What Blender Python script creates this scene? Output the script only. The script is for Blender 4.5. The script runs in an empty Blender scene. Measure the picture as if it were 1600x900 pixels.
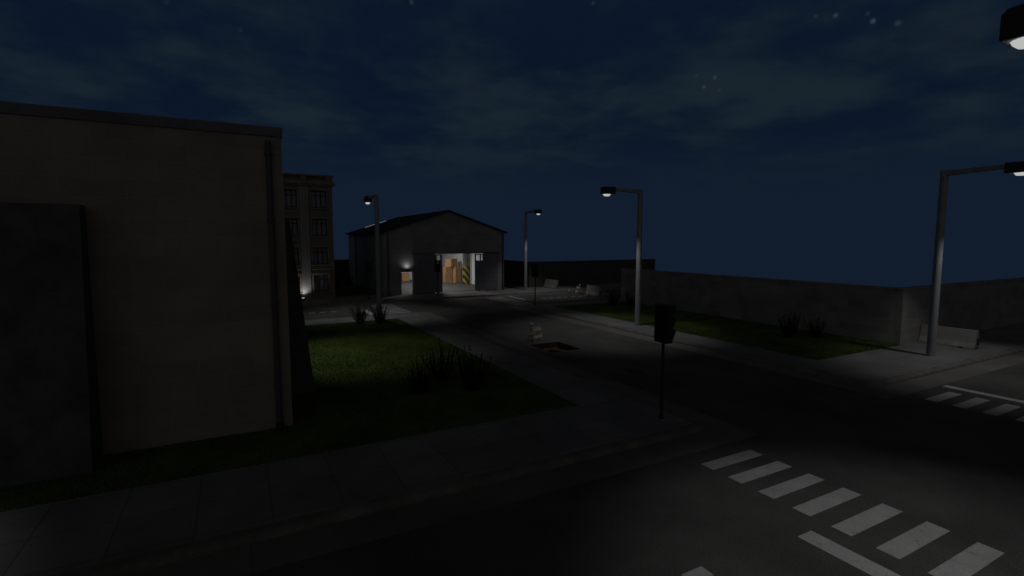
import bpy, bmesh, math, random
import numpy as np
from mathutils import Vector, Matrix
R = math.radians
random.seed(7); rng = np.random.default_rng(7)
sc = bpy.context.scene
col = sc.collection
Z = .13                                    # height of the pavements above the road

# ---------------------------------------------------------------- materials
def nt_mat(name):
    m = bpy.data.materials.new(name); m.use_nodes = True
    nt = m.node_tree; b = nt.nodes['Principled BSDF']
    return m, nt, b

def coord(nt, wall=False):
    tc = nt.nodes.new('ShaderNodeTexCoord')
    if not wall: return tc.outputs['Object']
    s = nt.nodes.new('ShaderNodeSeparateXYZ'); nt.links.new(tc.outputs['Object'], s.inputs[0])
    a = nt.nodes.new('ShaderNodeMath'); a.operation = 'ADD'
    nt.links.new(s.outputs[0], a.inputs[0]); nt.links.new(s.outputs[1], a.inputs[1])
    c = nt.nodes.new('ShaderNodeCombineXYZ')
    nt.links.new(a.outputs[0], c.inputs[0]); nt.links.new(s.outputs[2], c.inputs[1])
    return c.outputs[0]

def noise(nt, vec, scale, detail=4, rough=.6):
    n = nt.nodes.new('ShaderNodeTexNoise'); n.inputs['Scale'].default_value = scale
    n.inputs['Detail'].default_value = detail; n.inputs['Roughness'].default_value = rough
    nt.links.new(vec, n.inputs['Vector']); return n.outputs['Fac']

def ramp(nt, fac, stops):
    r = nt.nodes.new('ShaderNodeValToRGB'); nt.links.new(fac, r.inputs[0])
    e = r.color_ramp.elements
    while len(e) < len(stops): e.new(.5)
    for k, (p, c) in enumerate(stops):
        e[k].position = p; e[k].color = (*c, 1)
    return r.outputs[0]

def mix(nt, a, b, fac, mode='MIX'):
    m = nt.nodes.new('ShaderNodeMix'); m.data_type = 'RGBA'; m.blend_type = mode
    for s, v in ((m.inputs[6], a), (m.inputs[7], b)):
        if isinstance(v, tuple): s.default_value = (*v, 1)
        else: nt.links.new(v, s)
    if isinstance(fac, float): m.inputs[0].default_value = fac
    else: nt.links.new(fac, m.inputs[0])
    return m.outputs[2]

def bump(nt, b, h, strength=.3, dist=.02):
    n = nt.nodes.new('ShaderNodeBump'); n.inputs['Strength'].default_value = strength
    n.inputs['Distance'].default_value = dist
    nt.links.new(h, n.inputs['Height']); nt.links.new(n.outputs[0], b.inputs['Normal'])

def surf(name, c, rough=.85, var=.25, s1=1.2, s2=30, bmp=.25, metal=0.0, spec=.3, grain=(.7, 1.25)):
    """plain material with broad stains and fine grain"""
    m, nt, b = nt_mat(name); v = coord(nt)
    lo = tuple(x*(1-var) for x in c); hi = tuple(min(1, x*(1+var)) for x in c)
    big = ramp(nt, noise(nt, v, s1), [(.3, lo), (.7, hi)])
    fine = noise(nt, v, s2, 6, .7)
    g = ramp(nt, fine, [(.25, (grain[0],)*3), (.75, (grain[1],)*3)])
    nt.links.new(mix(nt, big, g, .8, 'MULTIPLY'), b.inputs['Base Color'])
    b.inputs['Roughness'].default_value = rough; b.inputs['Metallic'].default_value = metal
    b.inputs['Specular IOR Level'].default_value = spec
    if bmp: bump(nt, b, fine, bmp, .01)
    return m

def blockwork(name, c, mortar, bw, bh, var=.2, off=.5, ms=.012, wall=True, shift=(0, 0), bmp=.4, spec=.2):
    m, nt, b = nt_mat(name); v = coord(nt, wall)
    mp = nt.nodes.new('ShaderNodeMapping'); mp.inputs['Location'].default_value = (shift[0], shift[1], 0)
    nt.links.new(v, mp.inputs[0]); v = mp.outputs[0]
    br = nt.nodes.new('ShaderNodeTexBrick'); nt.links.new(v, br.inputs['Vector'])
    br.offset = off; br.inputs['Scale'].default_value = 1
    br.inputs['Brick Width'].default_value = bw; br.inputs['Row Height'].default_value = bh
    br.inputs['Mortar Size'].default_value = ms; br.inputs['Mortar Smooth'].default_value = .3
    br.inputs['Color1'].default_value = (*[x*(1-var) for x in c], 1)
    br.inputs['Color2'].default_value = (*[x*(1+var) for x in c], 1)
    br.inputs['Mortar'].default_value = (*mortar, 1)
    st = ramp(nt, noise(nt, v, .6, 6), [(.3, (.75,)*3), (.7, (1.2,)*3)])
    fi = noise(nt, v, 22, 6, .7)
    fg = ramp(nt, fi, [(.25, (.75,)*3), (.75, (1.2,)*3)])
    cc = mix(nt, mix(nt, br.outputs[0], st, .8, 'MULTIPLY'), fg, .8, 'MULTIPLY')
    nt.links.new(cc, b.inputs['Base Color']); b.inputs['Roughness'].default_value = .9
    b.inputs['Specular IOR Level'].default_value = spec
    inv = nt.nodes.new('ShaderNodeMath'); inv.operation = 'MULTIPLY_ADD'
    nt.links.new(br.outputs['Fac'], inv.inputs[0]); inv.inputs[1].default_value = -1.0
    nt.links.new(fi, inv.inputs[2])
    bump(nt, b, inv.outputs[0], bmp, .012)
    return m

def emit(name, c, s):
    m, nt, b = nt_mat(name)
    b.inputs['Base Color'].default_value = (.6, .6, .6, 1)
    b.inputs['Emission Color'].default_value = (*c, 1); b.inputs['Emission Strength'].default_value = s
    return m

def stripes(name, a, c, period, ang=45, axis='cyl'):
    m, nt, b = nt_mat(name)
    tc = nt.nodes.new('ShaderNodeTexCoord'); s = nt.nodes.new('ShaderNodeSeparateXYZ')
    nt.links.new(tc.outputs['Object'], s.inputs[0])
    ma = nt.nodes.new('ShaderNodeMath'); ma.operation = 'MULTIPLY_ADD'
    nt.links.new(s.outputs[2], ma.inputs[0]); ma.inputs[1].default_value = math.tan(R(ang)) if axis == 'cyl' else 1
    nt.links.new(s.outputs[0], ma.inputs[2])
    mo = nt.nodes.new('ShaderNodeMath'); mo.operation = 'PINGPONG'
    nt.links.new(ma.outputs[0], mo.inputs[0]); mo.inputs[1].default_value = period/2
    gt = nt.nodes.new('ShaderNodeMath'); gt.operation = 'GREATER_THAN'
    nt.links.new(mo.outputs[0], gt.inputs[0]); gt.inputs[1].default_value = period/4
    nz = ramp(nt, noise(nt, tc.outputs['Object'], 8), [(.3, (.7,)*3), (.7, (1.1,)*3)])
    nt.links.new(mix(nt, mix(nt, a, c, gt.outputs[0]), nz, .7, 'MULTIPLY'), b.inputs['Base Color'])
    b.inputs['Roughness'].default_value = .6
    return m

M = {}
M['asphalt'] = surf('asphalt', (.088, .086, .084), .92, .3, .35, 34, .8, spec=.12, grain=(.25, 1.9))
M['paint'] = surf('road_paint', (.42, .42, .42), .8, .12, 2, 25, .2)
nt_ = M['paint'].node_tree; pb_ = nt_.nodes['Principled BSDF']; old_ = pb_.inputs['Base Color'].links[0].from_socket
wear_ = ramp(nt_, noise(nt_, coord(nt_), 5.5, 10, .72), [(.56, (0, 0, 0)), (.70, (.6, .6, .6))])
nt_.links.new(mix(nt_, old_, (.13, .13, .128), wear_), pb_.inputs['Base Color'])
M['pave'] = blockwork('pavement_slabs', (.188, .190, .198), (.128, .129, .132), 1.24, 1.24, .09, 0, .016, False, (.85+.62*0, -.06), .35)
M['kerb'] = surf('kerb_concrete', (.15, .143, .132), .9, .3, 1.5, 9, .4)
M['gutter'] = blockwork('gutter_concrete', (.155, .150, .142), (.112, .108, .104), 2.4, 50, .1, 0, .012, False, (0, 25), .3)
M['lawn'] = surf('lawn_soil', (.070, .108, .028), 1, .35, .5, 18, .8, spec=.05)
M['blade'] = surf('grass_blades', (.10, .15, .042), .8, .45, .6, 2, 0, spec=.1)
M['earth'] = surf('earth', (.095, .055, .030), 1, .45, 2.5, 14, .8, spec=.05)
M['beige'] = blockwork('beige_blockwork', (.29, .258, .20), (.33, .295, .23), 1.24, .44, .06, .5, .012, True, (.3, .1), .35)
M['coping'] = surf('dark_coping', (.15, .15, .16), .9, .2, .8, 20)
M['rough'] = surf('rough_render', (.10, .10, .10), 1, .35, 1.5, 26, 1)
M['pipe'] = surf('dark_pipe', (.085, .085, .09), .6, .15, 2, 40, .1)
M['black'] = surf('black_metal', (.018, .018, .018), .6, .2, 3, 60, .05)
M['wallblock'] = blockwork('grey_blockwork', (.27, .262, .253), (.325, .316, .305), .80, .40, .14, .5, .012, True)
M['wallshaded'] = blockwork('shaded_blockwork', (.23, .224, .216), (.28, .273, .263), .80, .40, .12, .5, .012, True)  # grey block darkened: shade of the street face put into its colour
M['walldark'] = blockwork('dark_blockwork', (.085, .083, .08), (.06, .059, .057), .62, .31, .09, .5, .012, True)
M['stone'] = blockwork('office_stone', (.24, .205, .155), (.17, .145, .11), .9, .36, .07, .5, .012, True)
M['stonetrim'] = surf('office_trim', (.22, .18, .135), .9, .2, 1, 14, .3)
M['pilaster'] = surf('pilaster_stone', (.24, .235, .235), .9, .15, 1, 14, .3)
M['sidepaled'] = surf('hangar_side_lightened', (.50, .49, .475), .75, .15, .6, 20, .2)  # smooth side wall, base colour paled to make up for light the office blocks
M['hblock'] = blockwork('hangar_blockwork', (.25, .25, .25), (.19, .19, .19), .8, .4, .05, .5, .012, True)
M['roof'] = surf('roof_sheet', (.03, .03, .032), .9, .3, .6, 10, .4)
M['door'] = surf('door_steel', (.18, .185, .20), .55, .15, .9, 18, .15, .2)
M['white'] = surf('white_plaster', (.66, .66, .67), .9, .08, .5, 14, .15)
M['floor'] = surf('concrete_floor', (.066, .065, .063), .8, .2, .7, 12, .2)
M['card'] = surf('cardboard', (.40, .245, .125), .9, .12, 1.5, 18, .15)
M['tape'] = surf('box_tape', (.44, .31, .19), .5, .05, 2, 10, 0)
M['cardin'] = surf('cardboard_seam', (.33, .20, .10), .9, .12, 1.5, 18, .15)  # slightly darker cardboard for the lid seam
M['hazard'] = stripes('hazard_stripes', (.36, .30, .03), (.015, .015, .012), .62, 36)
M['colgrey'] = surf('column_paint', (.14, .14, .14), .8, .1, 1, 16, .1)
M['lamp'] = surf('galvanised_steel', (.30, .31, .325), .6, .15, 2, 30, .1, .25)
M['head'] = surf('lamp_housing', (.045, .044, .042), .6, .15, 3, 30, .05)
M['reflector'] = surf('lamp_reflector', (.75, .75, .75), .6, .05, 3, 30, 0)
M['lens'] = emit('lamp_lens', (1, 1, 1), .48)
M['skyglow'] = emit('skylight_glow', (1, .98, .94), .10)
M['lenswarm'] = emit('lamp_lens_inside', (1, .98, .94), 1.0)
M['conc'] = surf('barrier_concrete', (.25, .246, .238), .9, .2, 1.2, 14, .5)
M['twig'] = surf('twig', (.016, .013, .01), 1, .3, 4, 20, 0, spec=.05)
M['leaf'] = surf('bush_leaf', (.022, .026, .017), .9, .4, 3, 9, 0, spec=.1)
M['orange'] = stripes('barricade_stripes', (.52, .30, .10), (.74, .70, .56), .18, 45, 'flat')
M['frame'] = surf('pale_frame', (.60, .60, .58), .7, .1, 3, 30, 0)
M['amber'] = emit('amber_lens', (1, .32, .02), .015)
M['conered'] = surf('cone_red', (.26, .075, .045), .7, .15, 3, 30, 0)
M['conewhite'] = surf('cone_white', (.70, .68, .66), .6, .1, 3, 30, 0)
M['rust'] = surf('rusty_iron', (.085, .05, .038), .8, .4, 6, 30, .4, .2)
M['redpaint'] = surf('red_kerb_paint', (.12, .03, .022), .9, .3, 3, 20, .2)
M['redlens'] = emit('red_lens', (1, .05, .03), .012)
M['amberlens'] = surf('dark_amber_lens', (.06, .035, .008), .3, .1, 3, 20, 0)
M['greenlens'] = surf('dark_green_lens', (.008, .03, .015), .3, .1, 3, 20, 0)
M['glass'], _n, _b = nt_mat('window_glass')
_b.inputs['Base Color'].default_value = (.15, .165, .19, 1); _b.inputs['Roughness'].default_value = .3
_b.inputs['Specular IOR Level'].default_value = .7
M['clear'], _n, _b = nt_mat('clear_glass')
_b.inputs['Base Color'].default_value = (.9, .92, .95, 1); _b.inputs['Transmission Weight'].default_value = 1
_b.inputs['Roughness'].default_value = .25; _b.inputs['IOR'].default_value = 1.02
M['winframe'] = surf('window_frame', (.035, .033, .03), .7, .1, 3, 30, 0)

# ---------------------------------------------------------------- geometry helpers
class MB:
    def __init__(s): s.v = []; s.f = []
    def add(s, v, f):
        n = len(s.v); s.v += [tuple(p) for p in v]; s.f += [tuple(i+n for i in q) for q in f]; return s
    def box(s, x0, x1, y0, y1, z0, z1):
        v = [(x, y, z) for z in (z0, z1) for y in (y0, y1) for x in (x0, x1)]
        return s.add(v, [(0, 2, 3, 1), (4, 5, 7, 6), (0, 1, 5, 4), (2, 6, 7, 3), (0, 4, 6, 2), (1, 3, 7, 5)])
    def tube(s, p0, p1, r0, r1=None, n=12, cap=True):
        r1 = r0 if r1 is None else r1
        a, b = Vector(p0), Vector(p1); d = (b-a).normalized()
        u = d.orthogonal().normalized(); w = d.cross(u)
        v = [a+(u*math.cos(t)+w*math.sin(t))*r0 for t in [2*math.pi*k/n for k in range(n)]]
        v += [b+(u*math.cos(t)+w*math.sin(t))*r1 for t in [2*math.pi*k/n for k in range(n)]]
        f = [(k, (k+1) % n, n+(k+1) % n, n+k) for k in range(n)]
        if cap: f += [tuple(range(n))[::-1], tuple(range(n, 2*n))]
        return s.add(v, f)
    def lathe(s, prof, n=20, c=(0, 0)):
        v = []; f = []
        for r, z in prof:
            v += [(c[0]+r*math.cos(2*math.pi*k/n), c[1]+r*math.sin(2*math.pi*k/n), z) for k in range(n)]
        for i in range(len(prof)-1):
            f += [(i*n+k, i*n+(k+1) % n, (i+1)*n+(k+1) % n, (i+1)*n+k) for k in range(n)]
        f += [tuple(range(n))[::-1], tuple(range((len(prof)-1)*n, len(prof)*n))]
        return s.add(v, f)
    def prism(s, poly, h0, h1, axis='y'):
        n = len(poly)
        P = {'y': lambda a, b, h: (a, h, b), 'x': lambda a, b, h: (h, a, b), 'z': lambda a, b, h: (a, b, h)}[axis]
        v = [P(a, b, h0) for a, b in poly]+[P(a, b, h1) for a, b in poly]
        f = [tuple(range(n)), tuple(range(n, 2*n))[::-1]]+[(k, n+k, n+(k+1) % n, (k+1) % n) for k in range(n)]
        return s.add(v, f)
    def xf(s, m):
        s.v = [tuple(m @ Vector(p)) for p in s.v]; return s
    def build(s, name, mat, parent=None, bevel=0, smooth=False, segs=2):
        me = bpy.data.meshes.new(name); me.from_pydata(s.v, [], s.f); me.update()
        bm = bmesh.new(); bm.from_mesh(me)
        bmesh.ops.recalc_face_normals(bm, faces=bm.faces)
        if bevel:
            ed = [e for e in bm.edges if len(e.link_faces) == 2 and e.calc_face_angle(0) > R(30)]
            bmesh.ops.bevel(bm, geom=ed, offset=bevel, segments=segs, profile=.6, affect='EDGES', clamp_overlap=True)
        bm.to_mesh(me); bm.free()
        if smooth:
            for p in me.polygons: p.use_smooth = True
            me.set_sharp_from_angle(angle=R(40))
        me.materials.append(M[mat])
        o = bpy.data.objects.new(name, me); col.objects.link(o); o.parent = parent
        return o

def panel(x0, x1, z0, z1, y0, y1, holes, top=None):
    """wall in the XZ plane from y0 to y1 with rectangular openings (x0,x1,z0,z1)"""
    m = MB()
    xs = sorted({x0, x1, *[h[0] for h in holes], *[h[1] for h in holes]})
    zs = sorted({z0, z1, *[h[2] for h in holes], *[h[3] for h in holes]})
    def solid(i, j):
        if i < 0 or j < 0 or i >= len(xs)-1 or j >= len(zs)-1: return False
        cx, cz = (xs[i]+xs[i+1])/2, (zs[j]+zs[j+1])/2
        return not any(h[0] < cx < h[1] and h[2] < cz < h[3] for h in holes)
    for i in range(len(xs)-1):
        for j in range(len(zs)-1):
            if not solid(i, j): continue
            a, b, c, d = xs[i], xs[i+1], zs[j], zs[j+1]
            m.add([(a, y0, c), (b, y0, c), (b, y0, d), (a, y0, d)], [(0, 1, 2, 3)])
            m.add([(a, y1, c), (b, y1, c), (b, y1, d), (a, y1, d)], [(3, 2, 1, 0)])
            for ok, q in ((solid(i-1, j), [(a, y0, c), (a, y0, d), (a, y1, d), (a, y1, c)]), (solid(i+1, j), [(b, y0, c), (b, y1, c), (b, y1, d), (b, y0, d)]),
                          (solid(i, j-1), [(a, y0, c), (a, y1, c), (b, y1, c), (b, y0, c)]), (solid(i, j+1), [(a, y0, d), (b, y0, d), (b, y1, d), (a, y1, d)])):
                if not ok: m.add(q, [(0, 1, 2, 3)])
    return m

def tag(o, label=None, cat=None, group=None, kind=None):
    for k, v in (('label', label), ('category', cat), ('group', group), ('kind', kind)):
        if v: o[k] = v
    return o

def thing(name, label, cat, loc=(0, 0, 0), rz=0, group=None):
    o = bpy.data.objects.new(name, None); col.objects.link(o); o.empty_display_size = .3
    o.location = loc; o.rotation_euler = (0, 0, rz)
    return tag(o, label, cat, group)

def struct(o): return tag(o, kind='structure')

def copy_tree(o, parent=None):
    c = o.copy(); col.objects.link(c)
    if parent: c.parent = parent
    for ch in list(o.children): copy_tree(ch, c)
    return c

def spot(name, parent, loc, target, power, size, blend, radius=.12, color=(1, 1, 1)):
    l = bpy.data.lights.new(name, 'SPOT'); l.energy = power; l.spot_size = R(size); l.spot_blend = blend
    l.shadow_soft_size = radius; l.color = color
    o = bpy.data.objects.new(name, l); col.objects.link(o); o.parent = parent; o.location = loc
    o.rotation_euler = (Vector(target)-Vector(loc)).to_track_quat('-Z', 'Y').to_euler()
    return o

# ---------------------------------------------------------------- ground, roads, pavements
PIT = (12.75, 14.5, 19.85, 21.85)
def sheet(name, mat, rects, z):
    m = MB()
    for x0, x1, y0, y1 in rects:
        m.add([(x0, y0, z), (x1, y0, z), (x1, y1, z), (x0, y1, z)], [(0, 1, 2, 3)])
    return struct(m.build(name, mat))
def holed(x0, x1, y0, y1, h):
    a, b, c, d = h
    return [(x0, a, y0, y1), (b, x1, y0, y1), (a, b, y0, c), (a, b, d, y1)]
g = .4
sheet('ground', 'lawn', holed(-60, 62, -60, 100, (PIT[0]-g, PIT[1]+g, PIT[2]-g, PIT[3]+g)), -.04)
RX0, RX1 = 12.2, 18.7                       # main street asphalt
N0, N1, F0, F1 = 2.1, 8.6, 35.8, 42.3       # near and far cross street asphalt
sheet('road', 'asphalt', [(RX0, RX1, -60, N0)]+holed(RX0, RX1, N1, F0, PIT), 0)
sheet('road', 'asphalt', [(-60, 62, N0, N1)], 0)
sheet('road', 'asphalt', [(-60, 62, F0, F1)], 0)

def ring(x0, x1, y0, y1, o, z, rad=.35, n=6):
    pts = []
    r = max(rad+o, .02)
    for cx, cy, a0 in ((x1-rad, y1-rad, 0), (x0+rad, y1-rad, 90), (x0+rad, y0+rad, 180), (x1-rad, y0+rad, 270)):
        for k in range(n+1):
            t = R(a0+90*k/n); pts.append((cx+r*math.cos(t), cy+r*math.sin(t), z))
    return pts
def block(x0, x1, y0, y1):
    prof = [(-.30, Z), (-.16, Z-.003), (-.07, Z-.02), (-.025, Z-.055), (-.008, .05), (0, -.02)]
    rings = [ring(x0, x1, y0, y1, o, z) for o, z in prof]
    n = len(rings[0]); m = MB(); v = []; f = []
    for r in rings: v += r
    for i in range(len(rings)-1):
        f += [(i*n+k, i*n+(k+1) % n, (i+1)*n+(k+1) % n, (i+1)*n+k) for k in range(n)]
    k = m.add(v, f).build('kerb', 'kerb', smooth=True); struct(k)
    p = MB(); p.add(rings[0], [tuple(range(n))]); struct(p.build('pavement', 'pave'))
    inner = ring(x0, x1, y0, y1, 0, .004)
    outer = [(c[0], c[1], .002) for c in ((x1+.9, y1+.9), (x0-.9, y1+.9), (x0-.9, y0-.9), (x1+.9, y0-.9)) for _ in range(n//4)]
    q = MB(); f = []
    for k in range(n):
        k2 = (k+1) % n
        f.append((k, k2, n+k2, n+k) if outer[k] != outer[k2] else (k, k2, n+k))
    q.add(inner+outer, f); struct(q.build('gutter', 'gutter'))
block(-59, 11.3, 9.5, 34.9); block(19.6, 61, 9.5, 34.9)
block(-59, 11.3, -59, 1.2); block(19.6, 61, -59, 1.2)
block(-59, 61, 43.2, 99)

def lawn(x0, x1, y0, y1): return sheet('lawn', 'lawn', [(x0, x1, y0, y1)], Z+.005)
lawn(-60, 9.1, 12.62, 32.6); lawn(21.6, 28.4, 12.7, 33.2)
lawn(7.6, 12.2, 48.4, 64.5); lawn(24.4, 28.0, 47.9, 64.5)

def blades(rects, n, h, avoid=()):
    tot = sum((b-a)*(d-c) for a, b, c, d in rects)
    P = []
    for a, b, c, d in rects:
        k = int(n*(b-a)*(d-c)/tot); P.append(np.c_[rng.uniform(a, b, k), rng.uniform(c, d, k)])
    P = np.concatenate(P)
    for a, b, c, d in avoid: P = P[~((P[:, 0] > a) & (P[:, 0] < b) & (P[:, 1] > c) & (P[:, 1] < d))]
    k = len(P); t = rng.uniform(0, 2*np.pi, k); hh = h*rng.uniform(.5, 1.25, k); w = .012
    z0 = np.full(k, Z+.004)
    A = np.c_[P[:, 0]-w*np.cos(t), P[:, 1]-w*np.sin(t), z0]
    B = np.c_[P[:, 0]+w*np.cos(t), P[:, 1]+w*np.sin(t), z0]
    lean = rng.normal(0, .35, (k, 2))*hh[:, None]
    C = np.c_[P+lean, z0+hh]
    V = np.stack([A, B, C], 1).reshape(-1, 3)
    me = bpy.data.meshes.new('grass')
    me.from_pydata(V.tolist(), [], np.arange(3*k).reshape(-1, 3).tolist()); me.materials.append(M['blade'])
    o = bpy.data.objects.new('grass', me); col.objects.link(o)
    tag(o, 'short dark green grass', None, None, 'stuff'); return o
blades([(-8, 9.12, 12.6, 32.6)], 180000, .05, [(-30, 1.2, 14.9, 40), (-12, -2.97, 13.85, 15), (1, 2.1, 18, 22)])
blades([(21.55, 28.3, 12.65, 33)], 95000, .052)

# road markings
def marks(name, rects): return sheet(name, 'paint', rects, .004)
for y1 in (8.07, 41.75):
    for x0 in (9.35, 19.75):
        marks('crosswalk', [(x0, x0+1.74, y1-k*.745-.36, y1-k*.745) for k in range(8)])
marks('stop_line', [(8.5, 8.9, N0+.15, 5.18)]); marks('stop_line', [(22.05, 22.4, 5.5, N1-.1)])
marks('stop_line', [(8.1, 8.5, F0+.15, 38.9)]); marks('stop_line', [(22.2, 22.55, 39.2, F1-.1)])
for y in (5.15, 38.95):
    marks('lane_line', [(6.35-.75*k-.45, 6.35-.75*k, y, y+.25) for k in range(40)])
    marks('lane_line', [(24.05+.8*k, 24.05+.8*k+.45, y, y+.25) for k in range(40)])
sheet('kerb_marking', 'redpaint', [(16.4+.5*k, 16.68+.5*k, 42.45, 43.1) for k in range(10)], .008)

# pit in the road: broken asphalt edge, earth ledge, deeper hole
t = thing('road_pit', 'square pit dug through the asphalt with brown earth sides beside the striped barricade', 'pit', (13.6, 20.85, 0))
def pitring(hx, hy, z, j, n=9):
    pts = []
    c = [(-hx, -hy), (hx, -hy), (hx, hy), (-hx, hy)]
    for k in range(4):
        a, b = c[k], c[(k+1) % 4]
        for i in range(n):
            s = i/n; pts.append((a[0]+(b[0]-a[0])*s+random.uniform(-j, j), a[1]+(b[1]-a[1])*s+random.uniform(-j, j), z+random.uniform(-j, j)*.6*(z < -.02)))
    return pts
def pitwall(rings, floor=True):
    n = len(rings[0]); v = []; f = []
    for r in rings: v += r
    for i in range(len(rings)-1): f += [(i*n+k, i*n+(k+1) % n, (i+1)*n+(k+1) % n, (i+1)*n+k) for k in range(n)]
    if floor: f.append(tuple(range((len(rings)-1)*n, len(rings)*n)))
    return MB().add(v, f)
hx, hy = .875, 1.0
e0 = pitring(hx, hy, 0, 0); e1 = pitring(hx-.02, hy-.02, -.09, .015)
pitwall([e0, e1], False).build('asphalt_edge', 'asphalt', t)
e2 = pitring(hx-.08, hy-.08, -.26, .03); e3 = pitring(hx-.36, hy-.40, -.30, .05)
e4 = pitring(hx-.42, hy-.46, -.62, .04); e5 = pitring(hx-.5, hy-.56, -.9, .05)
pitwall([e1, e2, e3, e4, e5]).build('earth_side', 'earth', t)

# manhole covers
def manhole():
    t = thing('manhole_cover', 'x', 'manhole cover')
    MB().lathe([(.36, -.02), (.36, .012), (.33, .014)], 32).build('rim', 'rust', t)
    m = MB().lathe([(.32, -.02), (.32, .008)], 32)
    for i in range(-4, 5):
        for j in range(-4, 5):
            if (i+j) % 2 == 0 and math.hypot(i, j)*.07 < .29: m.box(i*.07-.028, i*.07+.028, j*.07-.028, j*.07+.028, .006, .016)
    m.build('lid', 'rust', t); return t
mh = manhole()
for k, (x, y, lab) in enumerate([(13.84, 15.36, 'rusty chequered manhole cover in the road nearest the traffic light'),
                                 (13.75, 30.2, 'rusty manhole cover in the dark road beyond the pit'),
                                 (5.3, 40.3, 'rusty manhole cover in the cross street left of the far crosswalk')]):
    o = mh if k == 0 else copy_tree(mh); o.location = (x, y, .004); o['label'] = lab; o['group'] = 'manhole covers in the roads'

# ---------------------------------------------------------------- block building on the left
t = thing('block_building', 'beige blockwork building with flat roof and dark buttresses at the left', 'building', (0, 0, Z))
H = 8.13-Z
BX, BY = 1.17, 14.9
MB().box(-30, BX, BY, 30, 0, 7.88-Z).build('wall', 'beige', t)
MB().box(-30.03, BX+.03, BY-.035, 30.03, 7.883-Z, H).build('parapet', 'coping', t, .015)
tag(MB().prism([(13.84, 0), (BY-.004, 0), (BY-.004, 5.86), (14.45, 5.86)], -9.6, -2.97, 'x').build('buttress', 'rough', t, .02), 'wide dark rough buttress on the front wall')
tag(MB().prism([(BX+.004, 0), (2.15, 0), (1.56, 5.72), (BX+.004, 5.72)], 17.99, 22.3, 'y').build('buttress', 'rough', t, .02), 'dark tapering buttress on the side wall')
pp = MB().tube((.84, BY-.10,   .12), (.84, BY-.10, 7.75-Z), .072, n=16).build('drainpipe', 'pipe', t, smooth=True)
MB().tube((.84, BY-.10, .16), (.84, BY-.22, .03), .10, n=14).build('pipe_shoe', 'black', pp, smooth=True)
for z in (1.2, 3.4, 5.6, 7.3):
    MB().tube((.84, BY-.10, z-.03), (.84, BY-.10, z+.03), .098, n=16).box(.80, .88, BY-.06, BY-.002, z-.03, z+.03).build('pipe_clip', 'pipe', pp)

wl = thing('wall_floodlight', 'floodlight on the hidden side wall of the beige building lighting the lawn', 'floodlight', (BX, 23.0, 7.3))
MB().box(.002, .12, -.1, .1, -.1, .1).build('bracket', 'black', wl)
MB().box(.12, .36, -.22, .22, -.10, .10).build('housing', 'black', wl, .02)
MB().box(.14, .34, -.19, .19, -.115, -.102).build('lens', 'lens', wl)
spot('light', wl, (.26, 0, -.16), (2.9, .1, -7.2), 410, 76, .7, .12, (1, .97, .9))

# ---------------------------------------------------------------- office building
t = thing('office_building', 'four storey stone office building with cornice and tall windows behind the beige building', 'building', (0, 0, Z))
OY = 47.0; OX = 7.55
rows = [(.78, 2.2), (3.14, 4.62), (5.62, 7.05), (8.0, 9.45)]
cols = [(5.82, 7.03), (3.48, 4.69), (.6, 1.81), (-1.74, -.53)]
holes = [(a, b, c-Z, d-Z) for a, b in cols for c, d in rows]
wm = panel(-6, OX, 0, 9.85-Z, OY, OY+.4, holes)
wm.box(-6, OX, OY+.45, 60, 0, 9.85-Z)
wm.build('wall', 'stone', t)
wings = [(4.86, 5.60), (2.0, 3.1)][:1]+[(2.26, 2.95), (-.36, .38), (-3.0, -2.2)]
for a, b in wings: MB().box(a, b, OY-.12, OY-.003, 0, 9.80-Z).build('pilaster', 'pilaster', t, .02)
cor = MB()
for z0, z1, p in ((9.853, 10.0, .14), (10.0, 10.14, .26), (10.14, 10.22, .2)): cor.box(-6-p, OX+p, OY-p, 60+p, z0-Z, z1-Z)
cor.build('cornice', 'stonetrim', t)
bal = MB()
bal.box(-6.1, OX+.1, OY-.1, OY+.2, 10.223-Z, 10.33-Z).box(-6.16, OX+.16, OY-.16, OY+.26, 10.66-Z, 10.79-Z)
bal.box(OX-.22, OX+.1, OY+.2, 60, 10.223-Z, 10.33-Z).box(OX-.28, OX+.16, OY+.26, 60, 10.66-Z, 10.79-Z)
bal.box(-6, OX-.03, OY+.10, OY+.16, 10.33-Z, 10.66-Z).box(OX-.12, OX-.06, OY+.2, 60, 10.33-Z, 10.66-Z)
x = -6.
while x < OX:
    bal.tube((x+.1, OY+.03, 10.33-Z), (x+.1, OY+.03, 10.66-Z), .06, n=8); x += .21
for px in (-6, -2.6, 2.6, 5.23, OX-.3): bal.box(px-.2, px+.25, OY-.12, OY+.22, 10.33-Z, 10.66-Z)
bal.build('balustrade', 'stonetrim', t)
bc = MB()
for z in (2.66, 5.1, 7.5): bc.box(-6, OX+.04, OY-.05, OY-.004, z-Z, z+.12-Z)
bc.build('string_course', 'stonetrim', t)
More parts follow.
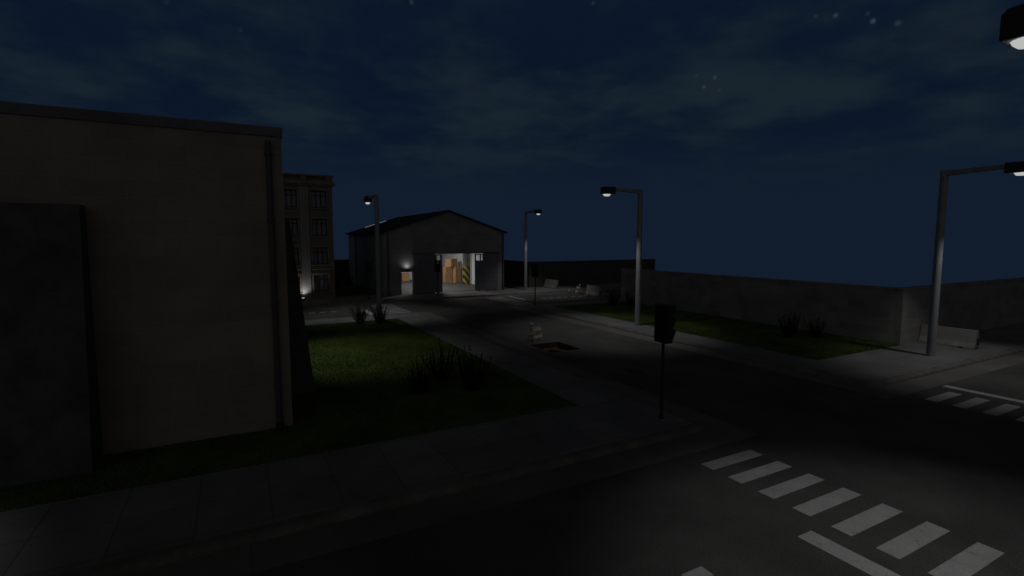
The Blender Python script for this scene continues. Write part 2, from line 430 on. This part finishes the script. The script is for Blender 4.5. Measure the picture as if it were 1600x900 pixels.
for a, b in cols:
    for c, d in rows:
        c -= Z; d -= Z
        w = MB().box(a-.14, a, OY-.07, OY-.002, c-.02, d+.02).box(b, b+.14, OY-.07, OY-.002, c-.02, d+.02).box(a-.2, b+.2, OY-.1, OY-.002, d+.022, d+.2).build('window', 'stonetrim', t)
        MB().box(a, b, OY+.20, OY+.22, c, d).build('pane', 'glass', w)
        f = MB().box(a, a+.06, OY+.13, OY+.198, c, d).box(b-.06, b, OY+.13, OY+.198, c, d)
        for q in (1/3, 2/3): f.box(a+(b-a)*q-.035, a+(b-a)*q+.035, OY+.12, OY+.196, c, d)
        f.box(a+.06, b-.06, OY+.14, OY+.194, d-.07, d).box(a+.06, b-.06, OY+.14, OY+.194, c, c+.07).box(a+.06, b-.06, OY+.125, OY+.192, c+(d-c)*.72-.03, c+(d-c)*.72+.03)
        f.build('frame', 'winframe', w)
        MB().box(a-.2, b+.2, OY-.14, OY+.12, c-.12, c-.022).build('sill', 'stonetrim', w)

fl = thing('ground_floodlight', 'small uplight on the pavement at the foot of the office pilaster', 'floodlight', (4.85, 46.45, Z))
MB().lathe([(.13, 0), (.13, .05), (.05, .07), (.05, .1), (.11, .13), (.12, .22)], 16).build('housing', 'black', fl)
MB().lathe([(.105, .222), (.105, .232)], 16).build('lens', 'lenswarm', fl)
spot('light', fl, (0, 0, .27), (.30, .30, 2.4), 50, 120, 1.0, .05)

# ---------------------------------------------------------------- hangar
HX0, HX1, HY, HB = 12.2, 24.4, 47.13, 65.0
EV, RG = 6.03, 8.03
hg = thing('hangar', 'gabled grey hangar with sliding doors open onto its lit interior', 'hangar', (0, 0, Z))
DO = (16.85, 22.1, 0, 3.87)                # opening behind the sliding doors
SD = (13.56, 14.67, 0, 2.12)               # small doorway
fw = panel(HX0, HX1, 0, EV-Z, HY, HY+.25, [DO, SD])
RXm = (HX0+HX1)/2
fw.prism([(HX0, EV-Z), (HX1, EV-Z), (RXm, RG-Z)], HY, HY+.25, 'y')
MB().box(HX0, HX0+.2, HY+.252, HB-.252, 0, EV-Z).build('side_wall', 'sidepaled', hg)
fw.box(HX1-.2, HX1, HY+.25, HB-.25, 0, EV-Z)
fw.prism([(HX0, 0), (HX1, 0), (HX1, EV-Z), (RXm, RG-Z), (HX0, EV-Z)], HB-.25, HB, 'y')
fw.build('wall', 'hblock', hg)
iw = MB().box(HX0+.203, HX0+.22, HY+.26, HB-.26, .01, EV-Z).box(HX1-.22, HX1-.203, HY+.26, HB-.26, .01, EV-Z).box(HX0+.23, HX1-.23, HB-.275, HB-.253, .01, EV-Z)
iw.add([(HX0+.23, HY+.27, 5.2), (HX1-.23, HY+.27, 5.2), (HX1-.23, HB-.28, 5.2), (HX0+.23, HB-.28, 5.2)], [(0, 1, 2, 3)])
iw.build('interior_lining', 'white', hg)
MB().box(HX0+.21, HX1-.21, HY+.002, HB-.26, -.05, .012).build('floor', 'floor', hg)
ov = .32; sl = (RG-EV)/(RXm-HX0)
for sgn, xe in ((-1, HX0), (1, HX1)):
    x1 = xe+sgn*ov; z1 = EV-Z-sl*ov
    MB().prism([(x1, z1+.01), (RXm, RG-Z+.01), (RXm, RG-Z+.14), (x1, z1+.14)], HY-.25, HB+.25, 'y').build('roof', 'roof', hg)
sk = MB().prism([(14.0, EV-Z+sl*1.8+.15), (16.6, EV-Z+sl*4.4+.15), (16.6, EV-Z+sl*4.4+.22), (14.0, EV-Z+sl*1.8+.22)], 63.9, 64.12, 'y').build('skylight', 'skyglow', hg)
for x, side in ((HX0+.14, 0), (HX1-.14, 1)):
    p = MB().tube((x, HY-.09, .08), (x, HY-.09, EV-Z-.1), .07, n=12).build('drainpipe', 'pipe', hg, smooth=True)
    MB().tube((x, HY-.09, .12), (x, HY-.20, .02), .085, n=12).build('pipe_shoe', 'black', p, smooth=True)
MB().tube((HX0-.08, HB-4.5, .08), (HX0-.08, HB-4.5, EV-Z-.1), .07, n=12).build('drainpipe', 'pipe', hg, smooth=True)
MB().box(14.55, 23.75, HY-.19, HY-.003, 3.80, 3.87).build('door_rail', 'pipe', hg)
def slide(x0, x1, wins, lab):
    m = panel(x0, x1, .07, 3.76, HY-.14, HY-.08, wins)
    x = x0+.06
    while x < x1-.1:
        top = 3.74
        for w in wins:
            if x+.09 > w[0]-.04 and x < w[1]+.04: top = w[2]-.06
        m.prism([(x, HY-.142), (x+.02, HY-.175), (x+.07, HY-.175), (x+.09, HY-.142)], .09, top, 'z'); x += .21
    d = m.build('sliding_door', 'door', hg); d['label'] = lab
    for w in wins:
        MB().box(w[0]+.003, w[1]-.003, HY-.115, HY-.105, w[2]+.003, w[3]-.003).build('window', 'clear', d)
    for xr in (x0+.3, x1-.55): MB().box(xr, xr+.25, HY-.15, HY-.06, .0, .068).build('roller', 'black', d)
slide(14.66, 17.58, [(17.03, 17.38, 2.85, 3.65)], 'left sliding door of ribbed grey steel')
slide(21.04, 23.62, [(21.17, 21.60, 3.08, 3.66), (21.73, 21.90, 3.08, 3.66)], 'right sliding door of ribbed grey steel')
cl = MB().tube((23.68, 55.5, .012), (23.68, 55.5, 5.19), .36, n=24).build('column', 'colgrey', hg, smooth=True)
MB().tube((0, 0, 0), (0, 0, 2.12), .372, n=24, cap=False).xf(Matrix.Translation((0, 0, .014))).build('hazard_wrap', 'hazard', cl, smooth=True).location = (23.68, 55.5, 0)
for y in (51.5, 57.5):
    fx = MB().box(17.5, 19.5, y-.15, y+.15, 5.05, 5.19).build('ceiling_light', 'reflector', hg)
    MB().box(17.53, 19.47, y-.12, y+.12, 5.035, 5.047).build('diffuser', 'lenswarm', fx)
    l = bpy.data.lights.new('light', 'AREA'); l.shape = 'RECTANGLE'; l.size = 1.9; l.size_y = .22; l.energy = 190; l.color = (1, .98, .95)
    o = bpy.data.objects.new('light', l); col.objects.link(o); o.parent = fx; o.location = (18.5, y, 5.02)

dl = thing('door_lamp', 'black dome lamp glowing on the wall over the small doorway', 'wall lamp', (14.1, HY, 2.42))
MB().lathe([(.17, 0), (.165, .05), (.13, .11), (.07, .15), (.02, .16)], 20).xf(Matrix.Translation((0, -.22, 0))).build('shade', 'black', dl, smooth=True)
MB().box(-.03, .03, -.22, -.003, .03, .07).build('bracket', 'black', dl)
spot('light', dl, (0, -.34, .26), (0, .05, .75), 7, 160, 1.0, .06)

# cardboard boxes inside
def carton(sx, sy, sz):
    r = thing('cardboard_box', 'x', 'cardboard box')
    MB().box(-sx/2, sx/2, -sy/2, sy/2, .0, sz).build('carton', 'card', r, .008)
    MB().box(-.035, .035, -sy/2-.003, sy/2+.003, sz-.2, sz+.003).build('tape', 'tape', r)
    MB().box(-sx/2-.002, sx/2+.002, -sy/2-.002, sy/2+.002, sz*.99-.012, sz*.99-.006).build('lid_seam', 'cardin', r)
    return r
proto = carton(1, 1, .96)
f0 = Z+.012
boxes = [(22.72, 60.6, 0, 4, (1.04, 1, 1), 'lower cardboard box standing against the back left of the big stack'),
         (22.70, 60.62, .965, 7, (1.02, 1, 1), 'upper cardboard box at the left of the big stack'),
         (22.48, 58.25, 0, -8, (.92, .9, 1), 'bottom cardboard box at the centre of the big stack'),
         (22.50, 58.25, .965, -5, (.9, .9, .98), 'cardboard box directly under the topmost box'),
         (23.40, 57.75, 0, 14, (.84, .8, 1), 'bottom cardboard box beside the striped column'),
         (23.38, 57.80, .965, 18, (.8, .8, .98), 'second cardboard box up beside the striped column'),
         (22.95, 58.2, 1.925, 24, (1.1, 1, .98), 'topmost cardboard box crowning the stack'),
         (18.62, 63.3, 0, 3, (.98, .95, 1.02), 'lone cardboard box seen through the small doorway')]
for k, (x, y, z, a, s, lab) in enumerate(boxes):
    o = proto if k == 0 else copy_tree(proto)
    o.location = (x, y, f0+z); o.rotation_euler = (0, 0, R(a)); o.scale = s; o['label'] = lab; o['group'] = 'cardboard boxes in the hangar'

# ---------------------------------------------------------------- perimeter walls
def wall(name, lab, legs, mat, h=2.9-Z, th=.3):
    r = thing(name, lab, 'wall', (0, 0, Z))
    w = MB(); c = MB()
    for x0, x1, y0, y1 in legs:
        w.box(x0, x1, y0, y1, 0, h-.1)
        c.box(x0-.03, x1+.03, y0-.03, y1+.03, h-.098, h)
    w.build('wall', mat, r); c.build('coping', mat, r)
    return r
wall('perimeter_wall', 'grey blockwork wall with bushes along the grass verge on the right', [(28.34, 28.64, 13.033, 33.4)], 'wallblock')
wall('perimeter_wall', 'shaded blockwork wall behind the lamp post at the right edge', [(28.34, 61, 12.73, 13.03)], 'wallshaded', 2.774)
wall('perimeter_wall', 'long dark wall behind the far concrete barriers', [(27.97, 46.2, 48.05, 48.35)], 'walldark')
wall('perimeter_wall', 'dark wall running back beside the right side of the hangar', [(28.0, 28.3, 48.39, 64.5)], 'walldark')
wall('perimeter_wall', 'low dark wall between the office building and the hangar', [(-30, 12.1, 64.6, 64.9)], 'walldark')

# ---------------------------------------------------------------- street lamps (arm along local +X)
def street_lamp():
    t = thing('street_lamp', 'x', 'street lamp')
    pl = MB().tube((0, 0, 0), (0, 0, 7.88), .165, .14, n=20).build('pole', 'lamp', t, smooth=True)
    a = MB()
    a.prism([(-.14, 7.86), (.14, 7.82), (2.05, 7.90), (2.05, 8.06), (-.14, 8.05)], -.09, .09, 'y')
    a.build('arm', 'lamp', t, .02)
    h = MB().prism([(2.0, 7.70), (2.8, 7.70), (2.8, 8.02), (2.73, 8.09), (2.0, 8.11)], -.19, .19, 'y').build('head', 'head', t, .015)
    MB().box(2.04, 2.77, -.165, .165, 7.685, 7.698).build('reflector', 'reflector', h)
    MB().lathe([(.25, 7.683), (.23, 7.64), (.17, 7.585), (.05, 7.57)], 18).xf(Matrix.Diagonal((1, .62, 1, 1))).build('lens', 'lens', h, smooth=True).location = (2.49, 0, 0)
    spot('light', t, (2.45, 0, 7.54), (2.45, 0, 0), 355, 92, .48, .10, (1, .99, .97))
    return t
lp = street_lamp()
lamps = [(8.15, 33.7, 90, 'street lamp rising behind the bushes in front of the hangar'),
         (21.11, 23.3, 180, 'street lamp standing alone on the right pavement beyond the pit'),
         (26.16, 45.7, -90, 'farthest street lamp, by the right corner of the hangar'),
         (26.83, 10.84, -90, 'tall near street lamp in front of the concrete barrier at right'),
         (9.20, .36, 90, 'nearest street lamp with its dark head jutting in at the top right corner'),
         (-8.7, 12.0, -90, 'street lamp standing out of view at the left that lights the near pavement')]
for k, (x, y, a, lab) in enumerate(lamps):
    o = lp if k == 0 else copy_tree(lp)
    o.location = (x, y, Z); o.rotation_euler = (0, 0, R(a)); o['label'] = lab; o['group'] = 'street lamps along the roads'
    if k >= 4:                               # the two lamps of the near street throw a narrower, dimmer pool
        for ch in o.children:
            if ch.type == 'LIGHT':
                ch.data = ch.data.copy(); ch.data.spot_size = R((81, 80)[k-4]); ch.data.energy = (345, 330)[k-4]

# ---------------------------------------------------------------- traffic lights (lenses face local +X)
def traffic_light():
    t = thing('traffic_light', 'x', 'traffic light')
    MB().tube((0, 0, 0), (0, 0, 2.25), .042, n=12).lathe([(.09, 0), (.09, .03), (.045, .05)], 12).build('pole', 'black', t, smooth=True)
    MB().box(-.13, .13, -.24, .24, 2.2, 3.28).build('housing', 'black', t, .03)
    for k, (z, mt) in enumerate(((3.09, 'redlens'), (2.74, 'amberlens'), (2.39, 'greenlens'))):
        MB().tube((.125, 0, z), (.145, 0, z), .125, n=18).build('lens', mt, t, smooth=True)
        v = []; f = []; n = 14
        for q in range(n+1):
            an = R(-40+260*q/n); c, s = math.cos(an)*.15, math.sin(an)*.15
            ln = .14+.14*max(0, math.sin(an))
            v += [(.128, c, z+s), (.128+ln, c, z+s), (.128, c*.92, z+s*.92), (.128+ln, c*.92, z+s*.92)]
        for q in range(n):
            i = q*4; j = i+4
            f += [(i, j, j+1, i+1), (i+2, i+3, j+3, j+2), (i+1, j+1, j+3, i+3)]
        MB().add(v, f).build('visor', 'black', t)
    return t
tl = traffic_light()
for k, (x, y, a, lab) in enumerate([(10.55, 10.57, 0, 'near black traffic light on a thin pole at the pavement corner'),
                                    (9.9, 44.5, 0, 'traffic light left of the lamp post before the hangar side wall'),
                                    (16.2, 44.6, -90, 'traffic light in front of the sliding door with a faint red lens'),
                                    (20.62, 34.5, 180, 'traffic light on the right pavement before the far lamp post')]):
    o = tl if k == 0 else copy_tree(tl)
    o.location = (x, y, Z); o.rotation_euler = (0, 0, R(a)); o['label'] = lab; o['group'] = 'traffic lights at the crossings'

# ---------------------------------------------------------------- concrete barriers (long axis local Y)
def barrier():
    t = thing('concrete_barrier', 'x', 'concrete barrier')
    pr = [(-.29, 0), (-.29, .08), (-.17, .30), (-.09, .88), (.09, .88), (.17, .30), (.29, .08), (.29, 0), (.16, 0), (.13, .06), (-.13, .06), (-.16, 0)]
    MB().prism(pr, -1.1, 1.1, 'y').build('body', 'conc', t, .012)
    m = MB()
    for y in (-1.13, 1.13): m.box(-.03, .03, y-.035, y+.035, .2, .5)
    m.build('connector', 'black', t)
    fm = MB()
    for y in (-.6, .6): fm.box(-.293, -.27, y-.09, y+.09, .0, .07).box(.27, .293, y-.09, y+.09, .0, .07)
    fm.build('lifting_slot', 'black', t); return t
br = barrier()
for k, (x, y, z, a, s, lab) in enumerate([(30.34, 11.6, Z, 1, 1, 'pale concrete barrier behind the tall right hand lamp post'),
                                          (29.9, 46.6, Z, -1, 1.1, 'far concrete barrier against the dark wall beside the farthest lamp post'),
                                          (30.08, 39.35, .002, -5, 1.02, 'concrete barrier closing the far road beside a small cone')]):
    o = br if k == 0 else copy_tree(br)
    o.location = (x, y, z); o.rotation_euler = (0, 0, R(a)); o.scale = (1, s, 1); o['label'] = lab; o['group'] = 'concrete barriers'

# ---------------------------------------------------------------- folding barricades
def barricade():
    t = thing('folding_barricade', 'x', 'barricade')
    for s in (-1, 1):
        for f in (-1, 1):
            MB().tube((s*.30, f*.26, 0), (s*.27, f*.02, .78), .02, n=8).build('leg', 'frame', t)
    for f in (-1, 1):
        tl_ = math.atan2(.24, .78)
        for z in (.24, .60):
            MB().box(-.32, .32, -.012, .012, -.085, .085).xf(Matrix.Translation((0, f*(.26-.24*z/.78+.025), z)) @ Matrix.Rotation(f*tl_, 4, 'X')).build('board', 'orange', t)
    l = MB().box(-.05, .05, -.03, .03, .75, .83).xf(Matrix.Translation((-.26, 0, 0))).build('warning_lamp', 'black', t)
    MB().tube((-.26, -.035, .90), (-.26, .035, .90), .075, n=16).build('lens', 'amber', l, smooth=True)
    return t
fb = barricade()
for k, (x, y, z, a, lab) in enumerate([(13.62, 22.75, .002, 14, 'orange and white folding barricade with amber lamp behind the road pit'),
                                       (29.5, 41.0, .002, 76, 'folding barricade closing the far road between two cones')]):
    o = fb if k == 0 else copy_tree(fb)
    o.location = (x, y, z); o.rotation_euler = (0, 0, R(a)); o['label'] = lab; o['group'] = 'folding barricades'

def cone():
    t = thing('traffic_cone', 'x', 'traffic cone')
    MB().box(-.19, .19, -.19, .19, 0, .04).build('base', 'conered', t, .01)
    MB().lathe([(.13, .04), (.105, .16), (.1, .18)], 16).build('body', 'conered', t, smooth=True)
    MB().lathe([(.1, .18), (.055, .42)], 16).build('sleeve', 'conewhite', t, smooth=True)
    MB().lathe([(.055, .42), (.03, .52)], 16).build('tip', 'conered', t, smooth=True); return t
cn = cone()
for k, (x, y, lab) in enumerate([(29.1, 42.0, 'small red and white cone at the far kerb left of the barricade'),
                                 (28.9, 38.6, 'small red and white cone before the concrete barrier in the far road')]):
    o = cn if k == 0 else copy_tree(cn); o.location = (x, y, .004); o['label'] = lab; o['group'] = 'traffic cones'

# ---------------------------------------------------------------- bushes
def bush(n=60, h=1.3, spread=.85, seed=1):
    rd = random.Random(seed)
    t = thing('bush', 'x', 'bush')
    st = MB(); lv = []; lf = []
    for k in range(n):
        an = rd.uniform(0, 2*math.pi); q = rd.random()**.6
        p = Vector((math.cos(an)*.16*q, math.sin(an)*.16*q, 0))
        d = Vector((math.cos(an)*q*spread/h*1.15, math.sin(an)*q*spread/h*1.15, 1)).normalized()
        L = h*rd.choice((rd.uniform(.4, .75), rd.uniform(.6, 1.0), rd.uniform(.85, 1.2)))*(1-.12*q); pr = p; segs = 8
        for i in range(segs):
            d2 = (d+Vector((rd.uniform(-.13, .13), rd.uniform(-.13, .13), .05*i))).normalized()
            nx = pr+d2*L/segs
            st.tube(pr, nx, .010*(1-i/segs)+.004, .010*(1-(i+1)/segs)+.004, n=4, cap=False)
            if i > 1:
                for _ in range(4):
                    c = pr.lerp(nx, rd.random()); a2 = rd.uniform(0, 2*math.pi)
                    o = Vector((math.cos(a2), math.sin(a2), rd.uniform(.6, 2.2))).normalized()
                    ll = rd.uniform(.05, .095); w = o.orthogonal().normalized()*ll*.2
                    b = len(lv)
                    lv += [c, c+o*ll*.5+w, c+o*ll, c+o*ll*.5-w]; lf.append((b, b+1, b+2, b+3))
            pr = nx; d = d2
    st.build('stems', 'twig', t)
    MB().add(lv, lf).build('foliage', 'leaf', t)
    return t
B = [bush(seed=k+3, n=40+5*k) for k in range(3)]
bl = [(5.2, 16.15, 1.0, 'left bush of the three on the near lawn'), (6.4, 17.3, 1.12, 'middle and tallest bush of the three on the near lawn'),
      (6.85, 15.6, 1.06, 'right bush of the three on the near lawn'), (6.5, 31.6, 1.0, 'small bush left of the lamp post at the far end of the lawn'),
      (7.55, 31.2, 1.12, 'bush at the foot of the lamp post at the far end of the lawn'),
      (25.4, 16.5, 1.0, 'larger left bush of the pair against the right wall'), (26.6, 15.85, .86, 'smaller right bush of the pair against the right wall'),
      (25.7, 31.1, 1.05, 'tall bush at the far end of the right wall'), (26.75, 30.4, .92, 'low bush behind the middle lamp post by the right wall'),
      (9.6, 58.0, 1.0, 'bush in the dark grass beside the office building corner'), (11.0, 59.5, .95, 'bush in the dark grass by the hangar side wall')]
for k, (x, y, s, lab) in enumerate(bl):
    o = B[k] if k < 3 else copy_tree(B[k % 3])
    o.location = (x, y, Z+.002); o.rotation_euler = (0, 0, R(47*k)); o.scale = (s, s, s); o['label'] = lab; o['group'] = 'bushes on the lawns'

# ---------------------------------------------------------------- camera
cam = bpy.data.cameras.new('camera'); cam.sensor_width = 36; cam.lens = 18; cam.clip_end = 3000; cam.clip_start = .05
co = bpy.data.objects.new('camera', cam); col.objects.link(co); sc.camera = co
YAW, PIT_ = 28.267, 5.285
co.location = (0, 0, 5.2); co.rotation_euler = (R(90-PIT_), 0, R(-YAW))
def view_dir(px, py):                        # direction in the sky of a star
    v = Vector(((px-800)/800, (450-py)/800, -1)); return (co.rotation_euler.to_matrix() @ v).normalized()

# ---------------------------------------------------------------- night sky and fill light
w = bpy.data.worlds.new('World'); sc.world = w; w.use_nodes = True
nt = w.node_tree; bg = nt.nodes['Background']; bg.inputs[1].default_value = 1.0
tc = nt.nodes.new('ShaderNodeTexCoord'); sp = nt.nodes.new('ShaderNodeSeparateXYZ'); nt.links.new(tc.outputs['Generated'], sp.inputs[0])
def math_(op, a, b=None, c=None):
    n = nt.nodes.new('ShaderNodeMath'); n.operation = op
    for s, v in zip(n.inputs, (a, b, c)):
        if v is None: continue
        if isinstance(v, (int, float)): s.default_value = v
        else: nt.links.new(v, s)
    return n.outputs[0]
zz = math_('MAXIMUM', sp.outputs[2], 0)
den = math_('ADD', zz, .16)
cv = nt.nodes.new('ShaderNodeCombineXYZ')
nt.links.new(math_('DIVIDE', sp.outputs[0], den), cv.inputs[0]); nt.links.new(math_('DIVIDE', sp.outputs[1], den), cv.inputs[1])
def mr(v, a, b, c=0, d=1, smooth=True):
    n = nt.nodes.new('ShaderNodeMapRange'); n.interpolation_type = 'SMOOTHSTEP' if smooth else 'LINEAR'
    nt.links.new(v, n.inputs[0])
    for k, q in enumerate((a, b, c, d)): n.inputs[k+1].default_value = q
    return n.outputs[0]
n1 = noise(nt, cv.outputs[0], 1.1, 5, .55); n2 = noise(nt, cv.outputs[0], 3.2, 6, .6)
cl = mr(math_('ADD', math_('MULTIPLY', n1, .7), math_('MULTIPLY', n2, .3)), .42, .62)
up = mr(sp.outputs[2], .06, .22)
base = (.0058, .0120, .0258)
skyc = mix(nt, mix(nt, (.0034, .0086, .0215), (.0098, .0182, .0262), cl), base, math_('SUBTRACT', 1.0, up))
zen = mr(sp.outputs[2], .48, .75, 1, .05)    # overhead sky darkened out of view to cut blue light on the ground
zc = nt.nodes.new('ShaderNodeCombineXYZ')
for k in range(3): nt.links.new(zen, zc.inputs[k])
skyc = mix(nt, skyc, zc.outputs[0], 1.0, 'MULTIPLY')
stars = None
for px, py, rad, s in [(643, 3, .008, .03), (927, 5, .006, .025), (1306, 24, .007, .05), (1275, 25, .006, .02), (1356, 21, .006, .025), (1364, 33, .007, .075), (1403, 36, .008, .035),
                       (1117, 121, .006, .035), (1088, 118, .005, .015), (1100, 136, .006, .04), (1124, 141, .006, .015), (375, 47, .006, .012), (872, 113, .006, .008), (260, 3, .008, .012)]:
    d = nt.nodes.new('ShaderNodeVectorMath'); d.operation = 'DISTANCE'
    nt.links.new(tc.outputs['Generated'], d.inputs[0]); d.inputs[1].default_value = view_dir(px, py)
    q = mr(d.outputs['Value'], rad*.75, .0003, 0, s*.48)
    stars = q if stars is None else math_('ADD', stars, q)
sv = nt.nodes.new('ShaderNodeCombineXYZ')
for k in range(3): nt.links.new(stars, sv.inputs[k])
nt.links.new(mix(nt, skyc, sv.outputs[0], 1.0, 'ADD'), bg.inputs[0])

sun = bpy.data.lights.new('warm_fill', 'SUN'); sun.energy = .10; sun.angle = R(110); sun.color = (1, .86, .66)  # no moon in view; broad warm fill added to light the walls
so = bpy.data.objects.new('warm_fill', sun); col.objects.link(so)
so.rotation_euler = Vector((.48, .80, -.42)).to_track_quat('-Z', 'Y').to_euler()

# ---------------------------------------------------------------- render
sc.render.engine = 'CYCLES'
vs = sc.view_settings; vs.view_transform = 'Standard'; vs.look = 'None'; vs.exposure = 0; vs.gamma = 1; vs.use_curve_mapping = False
sc.cycles.use_denoising = True; sc.cycles.max_bounces = 6; sc.cycles.sample_clamp_indirect = 2
